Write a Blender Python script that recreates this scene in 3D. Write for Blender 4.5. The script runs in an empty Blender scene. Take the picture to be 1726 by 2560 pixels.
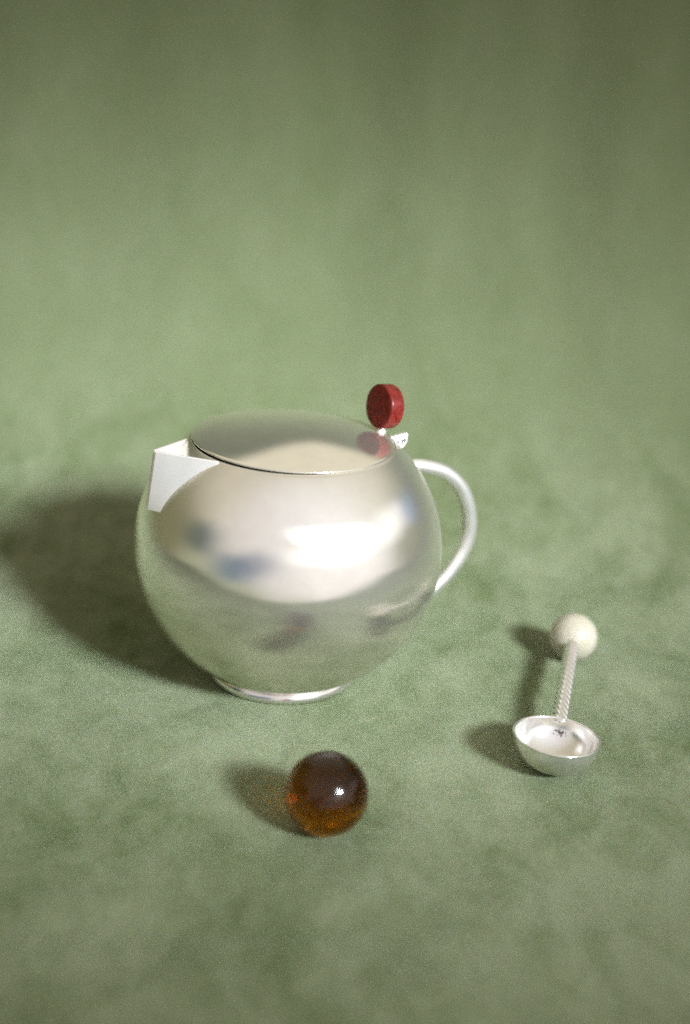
import bpy, bmesh, math, random
from mathutils import Vector, Matrix
random.seed(4)
scene = bpy.context.scene
PI = math.pi

# ---------------------------------------------------------------- camera
cam_data = bpy.data.cameras.new('camera')
cam = bpy.data.objects.new('camera', cam_data)
scene.collection.objects.link(cam)
scene.camera = cam
cam_data.sensor_fit = 'VERTICAL'
cam_data.sensor_height = 36.0
cam_data.sensor_width = 24.0
cam_data.lens = 50.0
cam_data.clip_start = 0.01
cam_data.clip_end = 50.0
CAM = Vector((0.0218, -0.51975, 0.2703))
PITCH, ROLL = math.radians(21.0), math.radians(3.8)
fw = Vector((0, math.cos(PITCH), -math.sin(PITCH)))
r0 = Vector((1, 0, 0))
u0 = r0.cross(fw)
rr = r0 * math.cos(ROLL) + u0 * math.sin(ROLL)
uu = -r0 * math.sin(ROLL) + u0 * math.cos(ROLL)
M = Matrix.Identity(4)
for i in range(3):
    M[i][0], M[i][1], M[i][2], M[i][3] = rr[i], uu[i], -fw[i], CAM[i]
cam.matrix_world = M
cam_data.dof.use_dof = True
cam_data.dof.focus_distance = 0.53
cam_data.dof.aperture_fstop = 3.7

# ---------------------------------------------------------------- world (the bright room around the set, as an environment)
world = bpy.data.worlds.new('World')
scene.world = world
world.use_nodes = True
wt = world.node_tree
wt.nodes.clear()
def W(kind, **kw):
    n = wt.nodes.new(kind)
    for k, v in kw.items():
        setattr(n, k, v)
    return n
wo = W('ShaderNodeOutputWorld')
wbg = W('ShaderNodeBackground')
wt.links.new(wbg.outputs[0], wo.inputs[0])
wtc = W('ShaderNodeTexCoord')
def env_blob(prev, direction, inner, outer, color, amount=1.0):
    """mix a soft round colour patch (seen in that direction) over prev"""
    d = Vector(direction).normalized()
    dot = W('ShaderNodeVectorMath', operation='DOT_PRODUCT')
    wt.links.new(wtc.outputs['Generated'], dot.inputs[0])
    dot.inputs[1].default_value = d
    mr = W('ShaderNodeMapRange', interpolation_type='SMOOTHSTEP')
    wt.links.new(dot.outputs['Value'], mr.inputs['Value'])
    mr.inputs['From Min'].default_value = math.cos(math.radians(outer))
    mr.inputs['From Max'].default_value = math.cos(math.radians(inner))
    mr.inputs['To Max'].default_value = amount
    mx = W('ShaderNodeMix', data_type='RGBA')
    wt.links.new(mr.outputs[0], mx.inputs[0])
    if isinstance(prev, tuple):
        mx.inputs[6].default_value = (*prev, 1)
    else:
        wt.links.new(prev, mx.inputs[6])
    mx.inputs[7].default_value = (*color, 1)
    return mx.outputs[2]
def azel(az, el):
    """az: degrees to the right of 'straight back behind the camera'"""
    a, e = math.radians(az), math.radians(el)
    return (math.sin(a) * math.cos(e), -math.cos(a) * math.cos(e), math.sin(e))
env = env_blob((0.16, 0.15, 0.06), azel(14, 62), 52, 84, (0.53, 0.475, 0.36))
env = env_blob(env, azel(180, 45), 12, 40, (0.74, 0.675, 0.54))
env = env_blob(env, azel(10, 14), 38, 80, (0.68, 0.63, 0.615))
env = env_blob(env, azel(45, -4), 20, 50, (0.82, 0.77, 0.75))
for a_, e_, o_, k_ in ((8, 17, 9, 0.95), (17, 18, 9, 1.2), (26, 18, 10, 1.6), (35, 18, 11, 1.9), (44, 17, 11, 1.9), (53, 17, 10, 1.6), (62, 17, 9, 1.3), (71, 17, 9, 1.1), (88, 19, 13, 1.2), (100, 20, 11, 1.1)):
    env = env_blob(env, azel(a_, e_), 2, o_, (k_, k_ * .97, k_ * .96), 0.9)
env = env_blob(env, azel(-30, -24), 6, 30, (0.33, 0.35, 0.22), 0.95)  # green patches added to soften the cloth edge mirrored in the pot
env = env_blob(env, azel(-62, -14), 6, 30, (0.37, 0.39, 0.26), 0.9)
env = env_blob(env, azel(12, -24), 4, 16, (0.42, 0.42, 0.31), 0.85)
env = env_blob(env, azel(-65, 15), 3, 15, (0.01, 0.05, 0.045), 1.0)
env = env_blob(env, azel(-37, 2), 2, 15, (0.02, 0.09, 0.16), 0.95)
env = env_blob(env, azel(-28, 3), 1, 13, (0.05, 0.11, 0.19), 0.8)
env = env_blob(env, azel(-18, 10), 1, 14, (0.09, 0.10, 0.18), 0.9)
env = env_blob(env, azel(118, 14), 1, 11, (0.10, 0.20, 0.42), 0.95)
wt.links.new(env, wbg.inputs['Color'])
wbg.inputs['Strength'].default_value = 1.0

# ---------------------------------------------------------------- window light, low on the right behind the camera
def area_light(name, az, el, dist, target, sx, sy, energy, color, spread):
    ld = bpy.data.lights.new(name, 'AREA')
    ld.shape = 'RECTANGLE'
    ld.size, ld.size_y = sx, sy
    ld.energy = energy
    ld.color = color
    ld.spread = math.radians(spread)
    lo = bpy.data.objects.new(name, ld)
    scene.collection.objects.link(lo)
    pos = Vector((0, 0, 0.055)) + Vector(azel(az, el)) * dist
    lo.location = pos
    lo.rotation_euler = (pos - Vector(target)).to_track_quat('Z', 'Y').to_euler()
    return lo
key = area_light('window_light', 43, 30.0, 1.6, (-0.045, 0.14, 0.042), 0.46, 0.24, 1.84, (0.86, 0.965, 1.07), 19.5)

# ---------------------------------------------------------------- exposure
scene.render.engine = 'CYCLES'
scene.view_settings.view_transform = 'Standard'
scene.view_settings.look = 'None'
scene.view_settings.exposure = 0.0
scene.view_settings.gamma = 1.0
scene.view_settings.use_curve_mapping = False
scene.cycles.max_bounces = 12
scene.cycles.transmission_bounces = 12
scene.cycles.caustics_refractive = True
scene.cycles.caustics_reflective = True
scene.cycles.sample_clamp_indirect = 2.2
scene.cycles.use_denoising = False

# ---------------------------------------------------------------- materials
def new_mat(name):
    m = bpy.data.materials.new(name)
    m.use_nodes = True
    nt = m.node_tree
    b = nt.nodes['Principled BSDF']
    return m, nt, b
def node(nt, kind, **kw):
    n = nt.nodes.new(kind)
    for k, v in kw.items():
        setattr(n, k, v)
    return n
def ramp(nt, src, stops):
    r = node(nt, 'ShaderNodeValToRGB')
    cr = r.color_ramp
    while len(cr.elements) > 2:
        cr.elements.remove(cr.elements[-1])
    for i, (p, c) in enumerate(stops):
        e = cr.elements[i] if i < 2 else cr.elements.new(p)
        e.position = p
        e.color = (*c, 1) if len(c) == 3 else c
    nt.links.new(src, r.inputs[0])
    return r.outputs[0]

def noise(nt, vec, scale, detail=3, rough=0.5, dist=0.0, mapping=None):
    if mapping:
        mp = node(nt, 'ShaderNodeMapping')
        mp.inputs['Scale'].default_value = mapping[0]
        mp.inputs['Rotation'].default_value = mapping[1]
        nt.links.new(vec, mp.inputs[0])
        vec = mp.outputs[0]
    n = node(nt, 'ShaderNodeTexNoise')
    n.inputs['Scale'].default_value = scale
    n.inputs['Detail'].default_value = detail
    n.inputs['Roughness'].default_value = rough
    n.inputs['Distortion'].default_value = dist
    nt.links.new(vec, n.inputs['Vector'])
    return n.outputs['Fac']

def suede():
    m, nt, b = new_mat('green suede cloth')
    tc = node(nt, 'ShaderNodeTexCoord')
    v = tc.outputs['Object']
    # brushed nap: blotchy patches where the pile lies the other way, strongest where hands smoothed the table part
    n1 = noise(nt, v, 17, 5, 0.60, 0.7, ((1.15, 0.7, 0.4), (0, 0, 0.5)))
    n2 = noise(nt, v, 60, 5, 0.65, 0.9, ((1.1, 0.75, 0.25), (0, 0, -0.4)))
    n3 = noise(nt, v, 1100, 3, 0.75)
    a1 = node(nt, 'ShaderNodeMath', operation='MULTIPLY_ADD'); nt.links.new(n2, a1.inputs[0]); a1.inputs[1].default_value = 0.6
    nt.links.new(n1, a1.inputs[2])
    sep = node(nt, 'ShaderNodeSeparateXYZ'); nt.links.new(v, sep.inputs[0])
    kz = node(nt, 'ShaderNodeMapRange'); nt.links.new(sep.outputs['Z'], kz.inputs['Value'])
    kz.inputs['From Min'].default_value = 0.01; kz.inputs['From Max'].default_value = 0.06
    kz.inputs['To Min'].default_value = 2.5; kz.inputs['To Max'].default_value = 0.5
    c0 = node(nt, 'ShaderNodeMath', operation='SUBTRACT'); nt.links.new(a1.outputs[0], c0.inputs[0]); c0.inputs[1].default_value = 0.80
    c1 = node(nt, 'ShaderNodeMath', operation='MULTIPLY'); nt.links.new(c0.outputs[0], c1.inputs[0]); nt.links.new(kz.outputs[0], c1.inputs[1])
    c2 = node(nt, 'ShaderNodeMath', operation='ADD'); nt.links.new(c1.outputs[0], c2.inputs[0]); c2.inputs[1].default_value = 0.12
    a2 = node(nt, 'ShaderNodeMath', operation='MULTIPLY_ADD'); nt.links.new(n3, a2.inputs[0]); a2.inputs[1].default_value = 0.95
    nt.links.new(c2.outputs[0], a2.inputs[2])
    col = ramp(nt, a2.outputs[0], [(0.0, (0.064, 0.085, 0.023)), (1.0, (0.178, 0.196, 0.109))])
    fib = node(nt, 'ShaderNodeTexNoise')
    fib.inputs['Scale'].default_value = 1250
    fib.inputs['Detail'].default_value = 2
    fib.inputs['Roughness'].default_value = 0.8
    nt.links.new(v, fib.inputs['Vector'])
    hue = node(nt, 'ShaderNodeMix', data_type='RGBA', blend_type='SOFT_LIGHT')
    hue.inputs[0].default_value = 0.7
    nt.links.new(col, hue.inputs[6]); nt.links.new(fib.outputs['Color'], hue.inputs[7])
    nt.links.new(hue.outputs[2], b.inputs['Base Color'])
    b.inputs['Roughness'].default_value = 0.95
    b.inputs['Specular IOR Level'].default_value = 0.1
    b.inputs['Sheen Weight'].default_value = 0.3
    b.inputs['Sheen Roughness'].default_value = 0.4
    b.inputs['Sheen Tint'].default_value = (0.80, 0.88, 0.62, 1)
    bp = node(nt, 'ShaderNodeBump')
    bp.inputs['Strength'].default_value = 0.6
    bp.inputs['Distance'].default_value = 0.0010
    nb = noise(nt, v, 1600, 3, 0.8)
    nt.links.new(nb, bp.inputs['Height'])
    nt.links.new(bp.outputs[0], b.inputs['Normal'])
    return m

def silver(name, base, rough, wear=0.04, stretch=0.0, frost=0.0):
    """plated silver: a Beckmann polish lobe (stretched sideways by the buffing) under a thin frosted lobe"""
    m, nt, b = new_mat(name)
    nt.nodes.remove(b)
    out = nt.nodes['Material Output']
    tc = node(nt, 'ShaderNodeTexCoord')
    v = tc.outputs['Object']
    n = noise(nt, v, 45, 4, 0.6)
    mr = node(nt, 'ShaderNodeMapRange')
    nt.links.new(n, mr.inputs['Value'])
    mr.inputs['From Min'].default_value = 0.3
    mr.inputs['From Max'].default_value = 0.7
    mr.inputs['To Min'].default_value = rough - wear * .5
    mr.inputs['To Max'].default_value = rough + wear * .5
    n2 = noise(nt, v, 90, 5, 0.65, 0.5)
    dark = tuple(c * 0.93 for c in base)
    col = ramp(nt, n2, [(0.3, dark), (0.65, base)])
    g = node(nt, 'ShaderNodeBsdfAnisotropic', distribution='BECKMANN')
    nt.links.new(mr.outputs[0], g.inputs['Roughness'])
    nt.links.new(col, g.inputs['Color'])
    if stretch:
        g.inputs['Anisotropy'].default_value = stretch
        g.inputs['Rotation'].default_value = 0.25
        tg = node(nt, 'ShaderNodeTangent', direction_type='RADIAL', axis='Z')
        nt.links.new(tg.outputs[0], g.inputs['Tangent'])
    last = g.outputs[0]
    if frost:
        b2 = node(nt, 'ShaderNodeBsdfAnisotropic')
        b2.inputs['Roughness'].default_value = 0.75
        nt.links.new(col, b2.inputs['Color'])
        mx = node(nt, 'ShaderNodeMixShader')
        mx.inputs[0].default_value = frost
        nt.links.new(last, mx.inputs[1])
        nt.links.new(b2.outputs[0], mx.inputs[2])
        last = mx.outputs[0]
    nt.links.new(last, out.inputs['Surface'])
    return m, nt, col, [x for x in nt.nodes if x.type == 'BSDF_GLOSSY' or x.type == 'BSDF_ANISOTROPIC']

MAT = {}
MAT['suede'] = suede()
MAT['body'] = silver('satin silver plate', (0.96, 0.925, 0.855), 0.215, 0.05, 0.55, 0.105)[0]
MAT['lid'] = silver('polished silver plate', (0.92, 0.885, 0.79), 0.17, 0.02, 0.0, 0.13)[0]
MAT['matte'] = silver('frosted silver plate', (0.97, 0.925, 0.88), 0.40, 0.05, 0.0, 0.46)[0]
MAT['handle'] = silver('brushed silver plate', (0.95, 0.92, 0.88), 0.34, 0.05, 0.0, 0.24)[0]
MAT['foot'] = silver('bright silver plate', (0.95, 0.92, 0.89), 0.22, 0.03, 0.0, 0.08)[0]
MAT['inside'] = silver('shade-darkened silver', (0.10, 0.075, 0.07), 0.5)[0]  # dark base colour carries the shade inside the closed pot
MAT['spoon'] = silver('worn silver', (0.95, 0.93, 0.90), 0.28, 0.05, 0.0, 0.12)[0]

def bowl_mat():
    m, nt, src, lobes = silver('tea stained silver', (0.96, 0.94, 0.91), 0.22, 0.04, 0.0, 0.15)
    tc = node(nt, 'ShaderNodeTexCoord')
    # small dark tea stain, a ragged patch on the back wall of the bowl
    mp = node(nt, 'ShaderNodeMapping', vector_type='POINT')
    mp.inputs['Location'].default_value = (-0.0111, 0.0007, 0.0083)
    mp.inputs['Scale'].default_value = (0.8, 0.62, 1.7)
    nt.links.new(tc.outputs['Object'], mp.inputs[0])
    ln = node(nt, 'ShaderNodeVectorMath', operation='LENGTH')
    nt.links.new(mp.outputs[0], ln.inputs[0])
    nz = noise(nt, tc.outputs['Object'], 900, 4, 0.7, 0.4)
    ad = node(nt, 'ShaderNodeMath', operation='MULTIPLY_ADD')
    nt.links.new(nz, ad.inputs[0]); ad.inputs[1].default_value = 0.009
    nt.links.new(ln.outputs['Value'], ad.inputs[2])
    mr = node(nt, 'ShaderNodeMapRange')
    nt.links.new(ad.outputs[0], mr.inputs['Value'])
    mr.inputs['From Min'].default_value = 0.0050
    mr.inputs['From Max'].default_value = 0.0062
    mr.inputs['To Min'].default_value = 0.85
    mr.inputs['To Max'].default_value = 0.0
    mx = node(nt, 'ShaderNodeMix', data_type='RGBA')
    nt.links.new(mr.outputs[0], mx.inputs[0])
    nt.links.new(src, mx.inputs[6])
    mx.inputs[7].default_value = (0.05, 0.03, 0.02, 1)
    for g in lobes:
        nt.links.new(mx.outputs[2], g.inputs['Color'])
    return m
MAT['bowl'] = bowl_mat()

def red_mat():
    m, nt, b = new_mat('red marbled resin')
    tc = node(nt, 'ShaderNodeTexCoord')
    n = noise(nt, tc.outputs['Object'], 330, 4, 0.6, 0.8)
    col = ramp(nt, n, [(0.35, (0.066, 0.0055, 0.0035)), (0.68, (0.145, 0.015, 0.011))])
    nt.links.new(col, b.inputs['Base Color'])
    b.inputs['Roughness'].default_value = 0.32
    b.inputs['Specular IOR Level'].default_value = 0.22
    b.inputs['Coat Weight'].default_value = 0.08
    b.inputs['Coat Roughness'].default_value = 0.15
    bp = node(nt, 'ShaderNodeBump')
    bp.inputs['Strength'].default_value = 0.25
    bp.inputs['Distance'].default_value = 0.0006
    nb = noise(nt, tc.outputs['Object'], 420, 2, 0.5)
    nt.links.new(nb, bp.inputs['Height'])
    nt.links.new(bp.outputs[0], b.inputs['Normal'])
    return m
MAT['red'] = red_mat()

def ivory_mat():
    m, nt, b = new_mat('ivory resin')
    tc = node(nt, 'ShaderNodeTexCoord')
    n = noise(nt, tc.outputs['Object'], 120, 4, 0.6, 0.6)
    col = ramp(nt, n, [(0.3, (0.385, 0.34, 0.25)), (0.7, (0.43, 0.39, 0.305))])
    nt.links.new(col, b.inputs['Base Color'])
    b.inputs['Roughness'].default_value = 0.28
    b.inputs['Subsurface Weight'].default_value = 0.25
    b.inputs['Subsurface Radius'].default_value = (0.004, 0.003, 0.0015)
    return m
MAT['ivory'] = ivory_mat()

def amber_mat():
    m, nt, b = new_mat('amber glass')
    b.inputs['Base Color'].default_value = (1, 1, 1, 1)
    b.inputs['Transmission Weight'].default_value = 1.0
    b.inputs['Roughness'].default_value = 0.09
    b.inputs['IOR'].default_value = 1.43
    b.inputs['Specular IOR Level'].default_value = 0.22
    b.inputs['Coat Weight'].default_value = 0.08
    b.inputs['Coat Roughness'].default_value = 0.22
    ab = node(nt, 'ShaderNodeVolumeAbsorption')
    ab.inputs['Color'].default_value = (0.865, 0.745, 0.08, 1)
    ab.inputs['Density'].default_value = 400.0
    nt.links.new(ab.outputs[0], nt.nodes['Material Output'].inputs['Volume'])
    return m
MAT['amber'] = amber_mat()
def flat_mat(name, col, rough):
    m, nt, b = new_mat(name)
    tc = node(nt, 'ShaderNodeTexCoord')
    n = noise(nt, tc.outputs['Object'], 400, 3, 0.6)
    c = ramp(nt, n, [(0.3, tuple(x * .85 for x in col)), (0.7, col)])
    nt.links.new(c, b.inputs['Base Color'])
    b.inputs['Roughness'].default_value = rough
    return m
MAT['recess_shade'] = flat_mat('dark recess shade', (0.03, 0.035, 0.05), 0.4)  # near-black colour stands for the shade inside the hinge hole and slot

# ---------------------------------------------------------------- mesh helpers
def obj(name, bm, mat, parent=None, smooth=True, loc=None, mats=None):
    me = bpy.data.meshes.new(name)
    bmesh.ops.recalc_face_normals(bm, faces=bm.faces[:])
    bm.to_mesh(me)
    bm.free()
    for f in me.polygons:
        f.use_smooth = smooth
    for mm in (mats or [mat]):
        me.materials.append(mm)
    o = bpy.data.objects.new(name, me)
    scene.collection.objects.link(o)
    if parent:
        o.parent = parent
    if loc is not None:
        o.location = loc
    return o
def empty(name, label, cat, loc, rz=0.0):
    o = bpy.data.objects.new(name, None)
    scene.collection.objects.link(o)
    o.empty_display_size = 0.02
    o.location = loc
    o.rotation_euler = (0, 0, rz)
    o['label'] = label
    o['category'] = cat
    return o
def lathe(profile, seg=128, closed=False):
    """spin (r, z) points about Z"""
    bm = bmesh.new()
    rings = []
    for (r, z) in profile:
        if r < 1e-6:
            rings.append([bm.verts.new((0, 0, z))])
        else:
            rings.append([bm.verts.new((r * math.cos(2 * PI * i / seg), r * math.sin(2 * PI * i / seg), z)) for i in range(seg)])
    n = len(rings)
    for k in range(n if closed else n - 1):
        a, b = rings[k], rings[(k + 1) % n]
        if len(a) == 1 and len(b) == 1:
            continue
        for i in range(seg):
            j = (i + 1) % seg
            if len(a) == 1:
                bm.faces.new((a[0], b[i], b[j]))
            elif len(b) == 1:
                bm.faces.new((a[i], b[0], a[j]))
            else:
                bm.faces.new((a[i], b[i], b[j], a[j]))
    return bm
def catmull(pts, n=10):
    out = []
    P = [pts[0]] + list(pts) + [pts[-1]]
    for i in range(1, len(P) - 2):
        p0, p1, p2, p3 = (Vector(P[i - 1]), Vector(P[i]), Vector(P[i + 1]), Vector(P[i + 2]))
        for k in range(n):
            t = k / n
            out.append(0.5 * ((2 * p1) + (-p0 + p2) * t + (2 * p0 - 5 * p1 + 4 * p2 - p3) * t * t + (-p0 + 3 * p1 - 3 * p2 + p3) * t ** 3))
    out.append(Vector(pts[-1]))
    return out
def tube(path, rad, seg=24):
    bm = bmesh.new()
    rings = []
    N = len(path)
    side = None
    for k, p in enumerate(path):
        t = (path[min(k + 1, N - 1)] - path[max(k - 1, 0)]).normalized()
        if side is None:
            side = t.orthogonal().normalized()
        side = (side - t * side.dot(t)).normalized()
        up = t.cross(side)
        r = rad(k / (N - 1)) if callable(rad) else rad
        rings.append([bm.verts.new(p + (side * math.cos(2 * PI * i / seg) + up * math.sin(2 * PI * i / seg)) * r) for i in range(seg)])
    for a, b in zip(rings, rings[1:]):
        for i in range(seg):
            j = (i + 1) % seg
            bm.faces.new((a[i], a[j], b[j], b[i]))
    bm.faces.new(rings[0][::-1])
    bm.faces.new(rings[-1])
    return bm
def add_bevel(o, w, seg=3, angle=35):
    md = o.modifiers.new('bevel', 'BEVEL')
    md.width = w
    md.segments = seg
    md.limit_method = 'ANGLE'
    md.angle_limit = math.radians(angle)

# ---------------------------------------------------------------- the cloth: one sweep from table to back
def smooth(a, b, x):
    t = max(0.0, min(1.0, (x - a) / (b - a)))
    return t * t * (3 - 2 * t)
CLOTH_X = 0.62
def cloth():
    from mathutils import noise as mn
    Rc = 0.33            # sweep radius: the cloth climbs in one long slow curve
    y0, y1 = -0.225, 0.025
    ang = math.radians(84)
    Lf, La, Lw = y1 - y0, Rc * ang, 0.010
    L = Lf + La + Lw
    nu, nv = 240, 260
    bm = bmesh.new()
    rows = []
    for j in range(nv + 1):
        s = L * j / nv
        if s < Lf:
            p, nrm = Vector((0, y0 + s, 0)), Vector((0, 0, 1))
        elif s < Lf + La:
            a = (s - Lf) / Rc
            p = Vector((0, y1 + Rc * math.sin(a), Rc - Rc * math.cos(a)))
            nrm = Vector((0, -math.sin(a), math.cos(a)))
        else:
            q = 0.0      # the hung edge, cut unevenly: longer at the left
            p = Vector((0, y1 + Rc * math.sin(ang) + q * math.cos(ang), Rc - Rc * math.cos(ang) + q * math.sin(ang)))
            nrm = Vector((0, -math.sin(ang), math.cos(ang)))
        row = []
        for i in range(nu + 1):
            x = -CLOTH_X + 2 * CLOTH_X * i / nu
            hang = max(0.0, s - Lf - La) * (1.0 + 15.0 * smooth(0.05, -0.13, x) + 2.0 * smooth(0.2, 0.4, x)) * Vector((0, math.cos(ang), math.sin(ang)))
            # soft undulations lying on the table, hanging folds on the back
            flat = 1 - smooth(Lf - 0.1, Lf + La * .8, s)
            w = smooth(Lf + 0.02, Lf + La, s)
            d = 0.0
            d += flat * 0.0022 * mn.fractal(Vector((x * 9, s * 16, 3.1)), 1.0, 2.0, 3)
            d += w * (0.012 * mn.noise(Vector((x * 12 + 0.6 * s, s * 1.1, 7.7))) + 0.0022 * mn.noise(Vector((x * 26, s * 2.0, 1.7))))
            far = math.hypot(x * 0.9, p.y)
            if p.y < 0.2:      # lies flat under the things that stand on it
                for (cx, cy, cr) in ((0, 0, .045), (.0222, -.1135, .02), (.103, -.066, .03), (.1226, .0284, .02)):
                    q = math.hypot(x - cx, p.y - cy)
                    d *= smooth(cr * .6, cr * 2.0, q)
            if p.y < -0.05:     # the cut front edge runs at a slant, nearer on the right
                p2 = p.copy()
                p2.y = -0.05 + (p.y + 0.05) * (1.0 + max(0.0, -x + 0.02) * 1.1)
            else:
                p2 = p
            row.append(bm.verts.new(p2 + Vector((x, 0, 0)) + nrm * d + hang))
        rows.append(row)
    for a, b in zip(rows, rows[1:]):
        for i in range(nu):
            bm.faces.new((a[i], a[i + 1], b[i + 1], b[i]))
    o = obj('suede_backdrop', bm, MAT['suede'])
    md = o.modifiers.new('thickness', 'SOLIDIFY')
    md.thickness = 0.0012
    md.offset = -1.0
    o['label'] = 'green suede cloth sweeping from the table up behind the silver teapot'
    o['category'] = 'backdrop cloth'
    o['kind'] = 'structure'
    return o
cloth_obj = cloth()
# the normals must face the set (up / forward)
if cloth_obj.data.polygons[0].normal.z < 0:
    cloth_obj.data.flip_normals()

# ---------------------------------------------------------------- the teapot
R = 0.0607
AZ = math.radians(27)               # the handle points right and a little back, the spout left and forward
ZC = 0.0550                          # body centre above the cloth
CV = 0.946                          # the ball is pressed a little flat
ZR, RR = 0.716, 0.640               # rim height and radius, in body radii
HINGE_LOC = (0.0385, -0.0062, ZC + ZR * R + 0.0002)
pot = empty('teapot', 'round satin silver teapot with red disc thumbpiece standing in the middle of green cloth', 'teapot', (0.0002, 0, 0.0003), AZ)
# own axes: +X to the handle, -X to the spout

prof = []
n = 80
CVL = 0.962                         # and the underside flatter still
t0, t1 = math.asin(-0.860 / CVL), math.asin(ZR / CV)
prof.append((0, -0.856 * R + ZC))
prof.append((0.30 * R, -0.859 * R + ZC))
for k in range(n + 1):
    t = t0 + (t1 - t0) * k / n
    prof.append((math.cos(t) * R, (CV if t > 0 else CVL) * math.sin(t) * R + ZC))
rr_ = prof[-1][0]
zz_ = prof[-1][1]
# rolled lip, then the inside wall, coloured dark for its shade
prof += [(rr_ - 0.0006, zz_ + 0.0002), (rr_ - 0.0012, zz_ - 0.0003)]
bm = lathe(prof, 160)
body = obj('body', bm, MAT['body'], pot)
inner = [(rr_ - 0.0012, zz_ - 0.0003)]
for k in range(30):
    t = t1 - 0.05 - (t1 - t0 - 0.06) * k / 29
    inner.append((math.cos(t) * (R - 0.0016), CV * math.sin(t) * (R - 0.0016) + ZC))
inner.append((0, inner[-1][1]))
obj('inner_wall', lathe(inner, 96), MAT['inside'], body)

# foot ring: flared, with a rounded lower bead
foot = [(0.400 * R, 0.0064), (0.448 * R, 0.0062), (0.468 * R, 0.0055), (0.484 * R, 0.0045), (0.498 * R, 0.0034),
        (0.506 * R, 0.0023), (0.508 * R, 0.0013), (0.505 * R, 0.0005), (0.496 * R, 0.0), (0.44 * R, 0.0), (0.42 * R, 0.0010), (0.39 * R, 0.0035)]
obj('foot_ring', lathe(foot, 128, closed=True), MAT['foot'], pot)

# spout: two plates meeting in a V, ruled between the top edge and the short lower edge
def spout():
    bm = bmesh.new()
    T, B = Vector((-0.912, 0.008, 0.732)), Vector((-0.956, 0.008, 0.358))
    E0, B2 = Vector((-0.616, 0.238, 0.720)), Vector((-0.893, 0.115, 0.368))
    nu, nv = 14, 14
    th = 0.016
    cols = {}
    for sgn in (-1, 1):
        E = E0 if sgn < 0 else Vector((-0.690, 0.172, 0.716))
        for lay in (0, 1):
            for i in range(nu + 1):
                for j in range(nv + 1):
                    v = j / nv
                    p0 = T.lerp(B, v)
                    p1 = E.lerp(B2, v)
                    ext = (1.06 if sgn < 0 else 1.27) + 0.30 * v
                    q = p0.lerp(p1, ext * i / nu)
                    nn = Vector((p1.y - p0.y, p0.x - p1.x, 0)).normalized()
                    if lay:
                        q = q + nn * -th * 1.0
                        if nn.y < 0:
                            pass
                    q = Vector((q.x, q.y * sgn, q.z)) * R
                    q.z += ZC
                    cols[(sgn, lay, i, j)] = bm.verts.new(q)
    for sgn in (-1, 1):
        for i in range(nu):
            for j in range(nv):
                for lay in (0, 1):
                    c = cols
                    bm.faces.new((c[(sgn, lay, i, j)], c[(sgn, lay, i + 1, j)], c[(sgn, lay, i + 1, j + 1)], c[(sgn, lay, i, j + 1)]))
        for j in range(nv):
            for i in (0, nu):
                bm.faces.new((cols[(sgn, 0, i, j)], cols[(sgn, 0, i, j + 1)], cols[(sgn, 1, i, j + 1)], cols[(sgn, 1, i, j)]))
        for i in range(nu):
            for j in (0, nv):
                bm.faces.new((cols[(sgn, 0, i, j)], cols[(sgn, 0, i + 1, j)], cols[(sgn, 1, i + 1, j)], cols[(sgn, 1, i, j)]))
    return bm
sp = obj('spout', spout(), MAT['matte'], pot, smooth=False)
add_bevel(sp, 0.00025, 2, 50)

# handle: a bent tube in the plane of the spout
hp = [(0.74, 0.43), (0.84, 0.462), (0.965, 0.452), (1.145, 0.385), (1.290, 0.240), (1.368, 0.020), (1.352, -0.170), (1.255, -0.340), (1.125, -0.465), (0.97, -0.555), (0.70, -0.62)]
hpath = catmull([(x * R, 0, z * R + ZC) for x, z in hp], 12)
obj('handle', tube(hpath, lambda q: 0.0023 + 0.0009 * math.sin(PI * q), 28), MAT['handle'], pot)

# lid: shallow dome hinged on the handle side, not quite shut at the spout
lid_r = RR * R
hinge_x = lid_r
lidp = []
dome = 0.0050
for k in range(41):
    q = k / 40
    r = lid_r * q
    lidp.append((r, dome * (1 - q * q)))
lidp += [(lid_r + 0.0003, -0.0003), (lid_r + 0.0001, -0.0007), (lid_r - 0.0010, -0.0009)]
lidp += [(lid_r * .6, 0.0010), (0, 0.0022)]
lid = obj('lid', lathe(lidp, 160), MAT['lid'], pot)
lid.location = (0, 0, ZC + ZR * R + 0.0002)
LT = math.radians(1.0)
lid.matrix_parent_inverse = Matrix.Identity(4)
piv = Matrix.Translation((hinge_x, 0, 0)) @ Matrix.Rotation(LT, 4, 'Y') @ Matrix.Translation((-hinge_x, 0, 0))
lid.matrix_basis = Matrix.Translation(lid.location) @ piv

# stem and red disc
kx = 0.622 * R
stem = [(0.0, -0.002), (0.0021, -0.002), (0.0020, 0.0004), (0.0016, 0.0008), (0.0015, 0.0032), (0, 0.0032)]
st = obj('knob_stem', lathe(stem, 32), MAT['matte'], lid)
st.matrix_basis = Matrix.Translation((kx, 0, 0.0013)) @ Matrix.Rotation(math.radians(2), 4, 'Y')
dr, dt = 0.0088, 0.0065
dp = [(0, -dt / 2)]
bev = 0.0009
for k in range(7):
    a = PI / 2 * k / 6
    dp.append((dr - bev + bev * math.sin(a), -dt / 2 + bev - bev * math.cos(a)))
for k in range(7):
    a = PI / 2 * k / 6
    dp.append((dr - bev + bev * math.cos(a), dt / 2 - bev + bev * math.sin(a)))
dp.append((0, dt / 2))
dk = obj('knob', lathe(dp, 96), MAT['red'], lid)
dk.matrix_basis = Matrix.Translation((kx + 0.0008, 0, 0.0018 + dr)) @ Matrix.Rotation(math.radians(8), 4, 'Z') @ Matrix.Rotation(math.radians(6), 4, 'Y') @ Matrix.Rotation(PI / 2, 4, 'Y')

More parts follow.
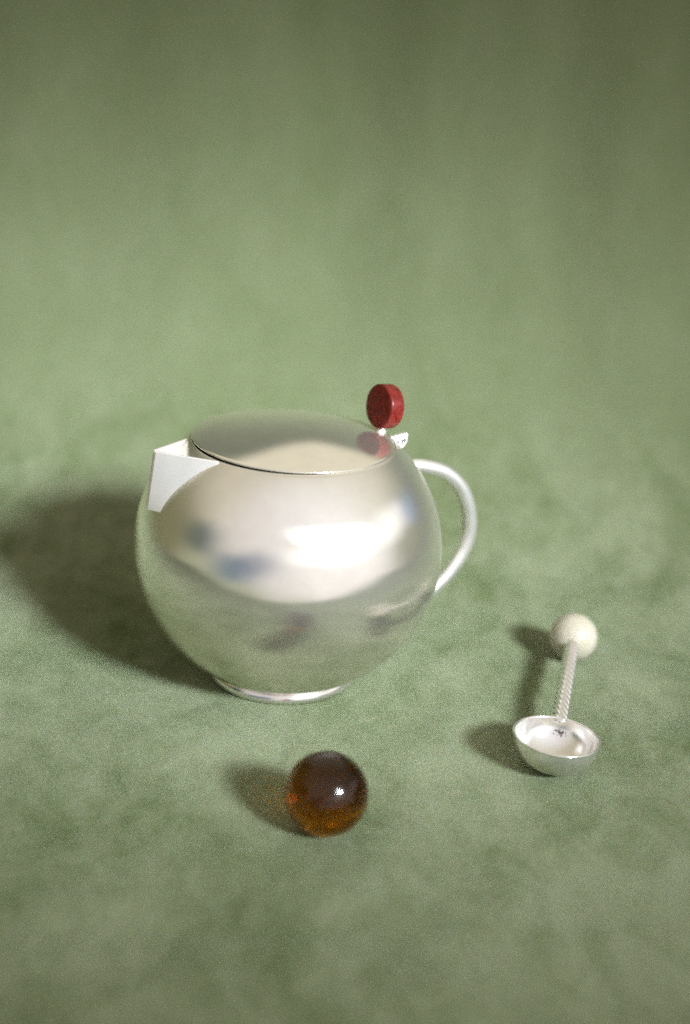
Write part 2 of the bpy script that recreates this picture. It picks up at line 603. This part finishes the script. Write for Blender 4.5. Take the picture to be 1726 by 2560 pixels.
# hinge: a flag-shaped knuckle on the rim with a riveted pin and a dark slot
def slab(out, y0, y1):
    bm = bmesh.new()
    a = [bm.verts.new((x, y0, z)) for x, z in out]
    b = [bm.verts.new((x, y1, z)) for x, z in out]
    bm.faces.new(a); bm.faces.new(b[::-1])
    for i in range(len(out)):
        j = (i + 1) % len(out)
        bm.faces.new((a[i], b[i], b[j], a[j]))
    return bm
mm = 0.001
hout = [(0, 0), (7.2, 1.1), (7.6, 0.4), (7.6, -2.3), (6.7, -3.9), (5.3, -5.1), (3.9, -6.0), (2.9, -5.6), (1.8, -2.8)]
hinge = obj('hinge', slab([(x * mm, z * mm) for x, z in hout], -0.0011, 0.0011), MAT['matte'], pot, smooth=False)
hinge.location = HINGE_LOC
add_bevel(hinge, 0.00025, 2)
pin = lathe([(0.0006, -0.0016), (0.0011, -0.0016), (0.00125, -0.0013), (0.00125, 0.0013), (0.0006, 0.0013)], 24, closed=True)
po = obj('hinge_pin', pin, MAT['foot'], hinge)
po.matrix_basis = Matrix.Translation((5.6 * mm, 0, -1.7 * mm)) @ Matrix.Rotation(-PI / 2, 4, 'X')
hole = lathe([(0, -0.0013), (0.00062, -0.0013), (0.00062, 0.0012), (0, 0.0012)], 20)
ho = obj('pin_hole_shade', hole, MAT['recess_shade'], hinge)  # solid dark plug paints the shade in the pin's hole
ho.matrix_basis = po.matrix_basis.copy()
sl = slab([(2.0 * mm, -1.9 * mm), (3.9 * mm, -1.7 * mm), (3.9 * mm, -2.3 * mm), (2.6 * mm, -2.5 * mm), (2.7 * mm, -3.3 * mm), (2.2 * mm, -2.9 * mm)], -0.00125, 0.0005)
obj('hinge_slot_shade', sl, MAT['recess_shade'], hinge, smooth=False)  # thin dark piece on the face paints the slot's shade

# ---------------------------------------------------------------- the amber glass ball
mr_ = 0.0141
bm = bmesh.new()
bmesh.ops.create_uvsphere(bm, u_segments=96, v_segments=64, radius=mr_)
marble = obj('glass_marble', bm, MAT['amber'])
marble.location = (0.0218, -0.1135, mr_ + 0.0002)
marble['label'] = 'dark amber glass ball lying on the cloth in front of the teapot'
marble['category'] = 'glass ball'

# ---------------------------------------------------------------- the caddy spoon
bx, by = 0.1040, -0.0642
ax_, ay_ = 0.1220, 0.0274
hd = Vector((ax_ - bx, ay_ - by, 0)).normalized()
spoon = empty('tea_scoop', 'small silver scoop with twisted handle and ivory ball end, lying right of the teapot', 'scoop', (bx, by, 0.0), math.atan2(hd.y, hd.x))
L_ = math.hypot(ax_ - bx, ay_ - by)
br, bd, bt = 0.0158, 0.0134, 0.0007
bp_ = []
for k in range(33):
    a = PI / 2 * k / 32
    bp_.append((br * math.sin(a), -bd * math.cos(a) ** 1.0))
bp_ += [(br + 0.0003, 0.0004), (br - 0.0002, 0.0007), (br - bt, 0.0003)]
for k in range(33):
    a = PI / 2 * (1 - k / 32)
    bp_.append(((br - bt) * math.sin(a), -(bd - bt) * math.cos(a)))
bowl = obj('bowl', lathe(bp_, 128), MAT['bowl'], spoon)
bowl.matrix_basis = Matrix.Translation((0, 0, bd + 0.0001)) @ Matrix.Rotation(math.radians(3), 4, 'Y') @ Matrix.Rotation(math.radians(2), 4, 'X')
# twisted two-strand handle
def twist(p0, p1, r, turns, seg=28, n=260):
    bm = bmesh.new()
    d = (p1 - p0)
    t = d.normalized()
    s = t.cross(Vector((0, 0, 1))).normalized()
    u = s.cross(t)
    rings = []
    for k in range(n + 1):
        f = k / n
        c = p0 + d * f
        ph = 2 * PI * turns * f
        ring = []
        for i in range(seg):
            a = 2 * PI * i / seg
            rad = r * (0.54 + 0.46 * abs(math.cos(a - ph)) ** 0.8)
            ring.append(bm.verts.new(c + (s * math.cos(a) + u * math.sin(a)) * rad))
        rings.append(ring)
    for a, b in zip(rings, rings[1:]):
        for i in range(seg):
            j = (i + 1) % seg
            bm.faces.new((a[i], a[j], b[j], b[i]))
    bm.faces.new(rings[0][::-1]); bm.faces.new(rings[-1])
    return bm
ir = 0.0102
pA = Vector((br - 0.0009, 0, bd - 0.0026))
pB = Vector((L_ - ir * 0.72, 0, ir + 0.0008))
obj('twisted_handle', twist(pA, pB, 0.0030, 8.5), MAT['spoon'], spoon)
bm = bmesh.new()
bmesh.ops.create_uvsphere(bm, u_segments=64, v_segments=48, radius=ir)
ball = obj('ball_end', bm, MAT['ivory'], spoon)
ball.location = (L_, 0, ir + 0.0002)
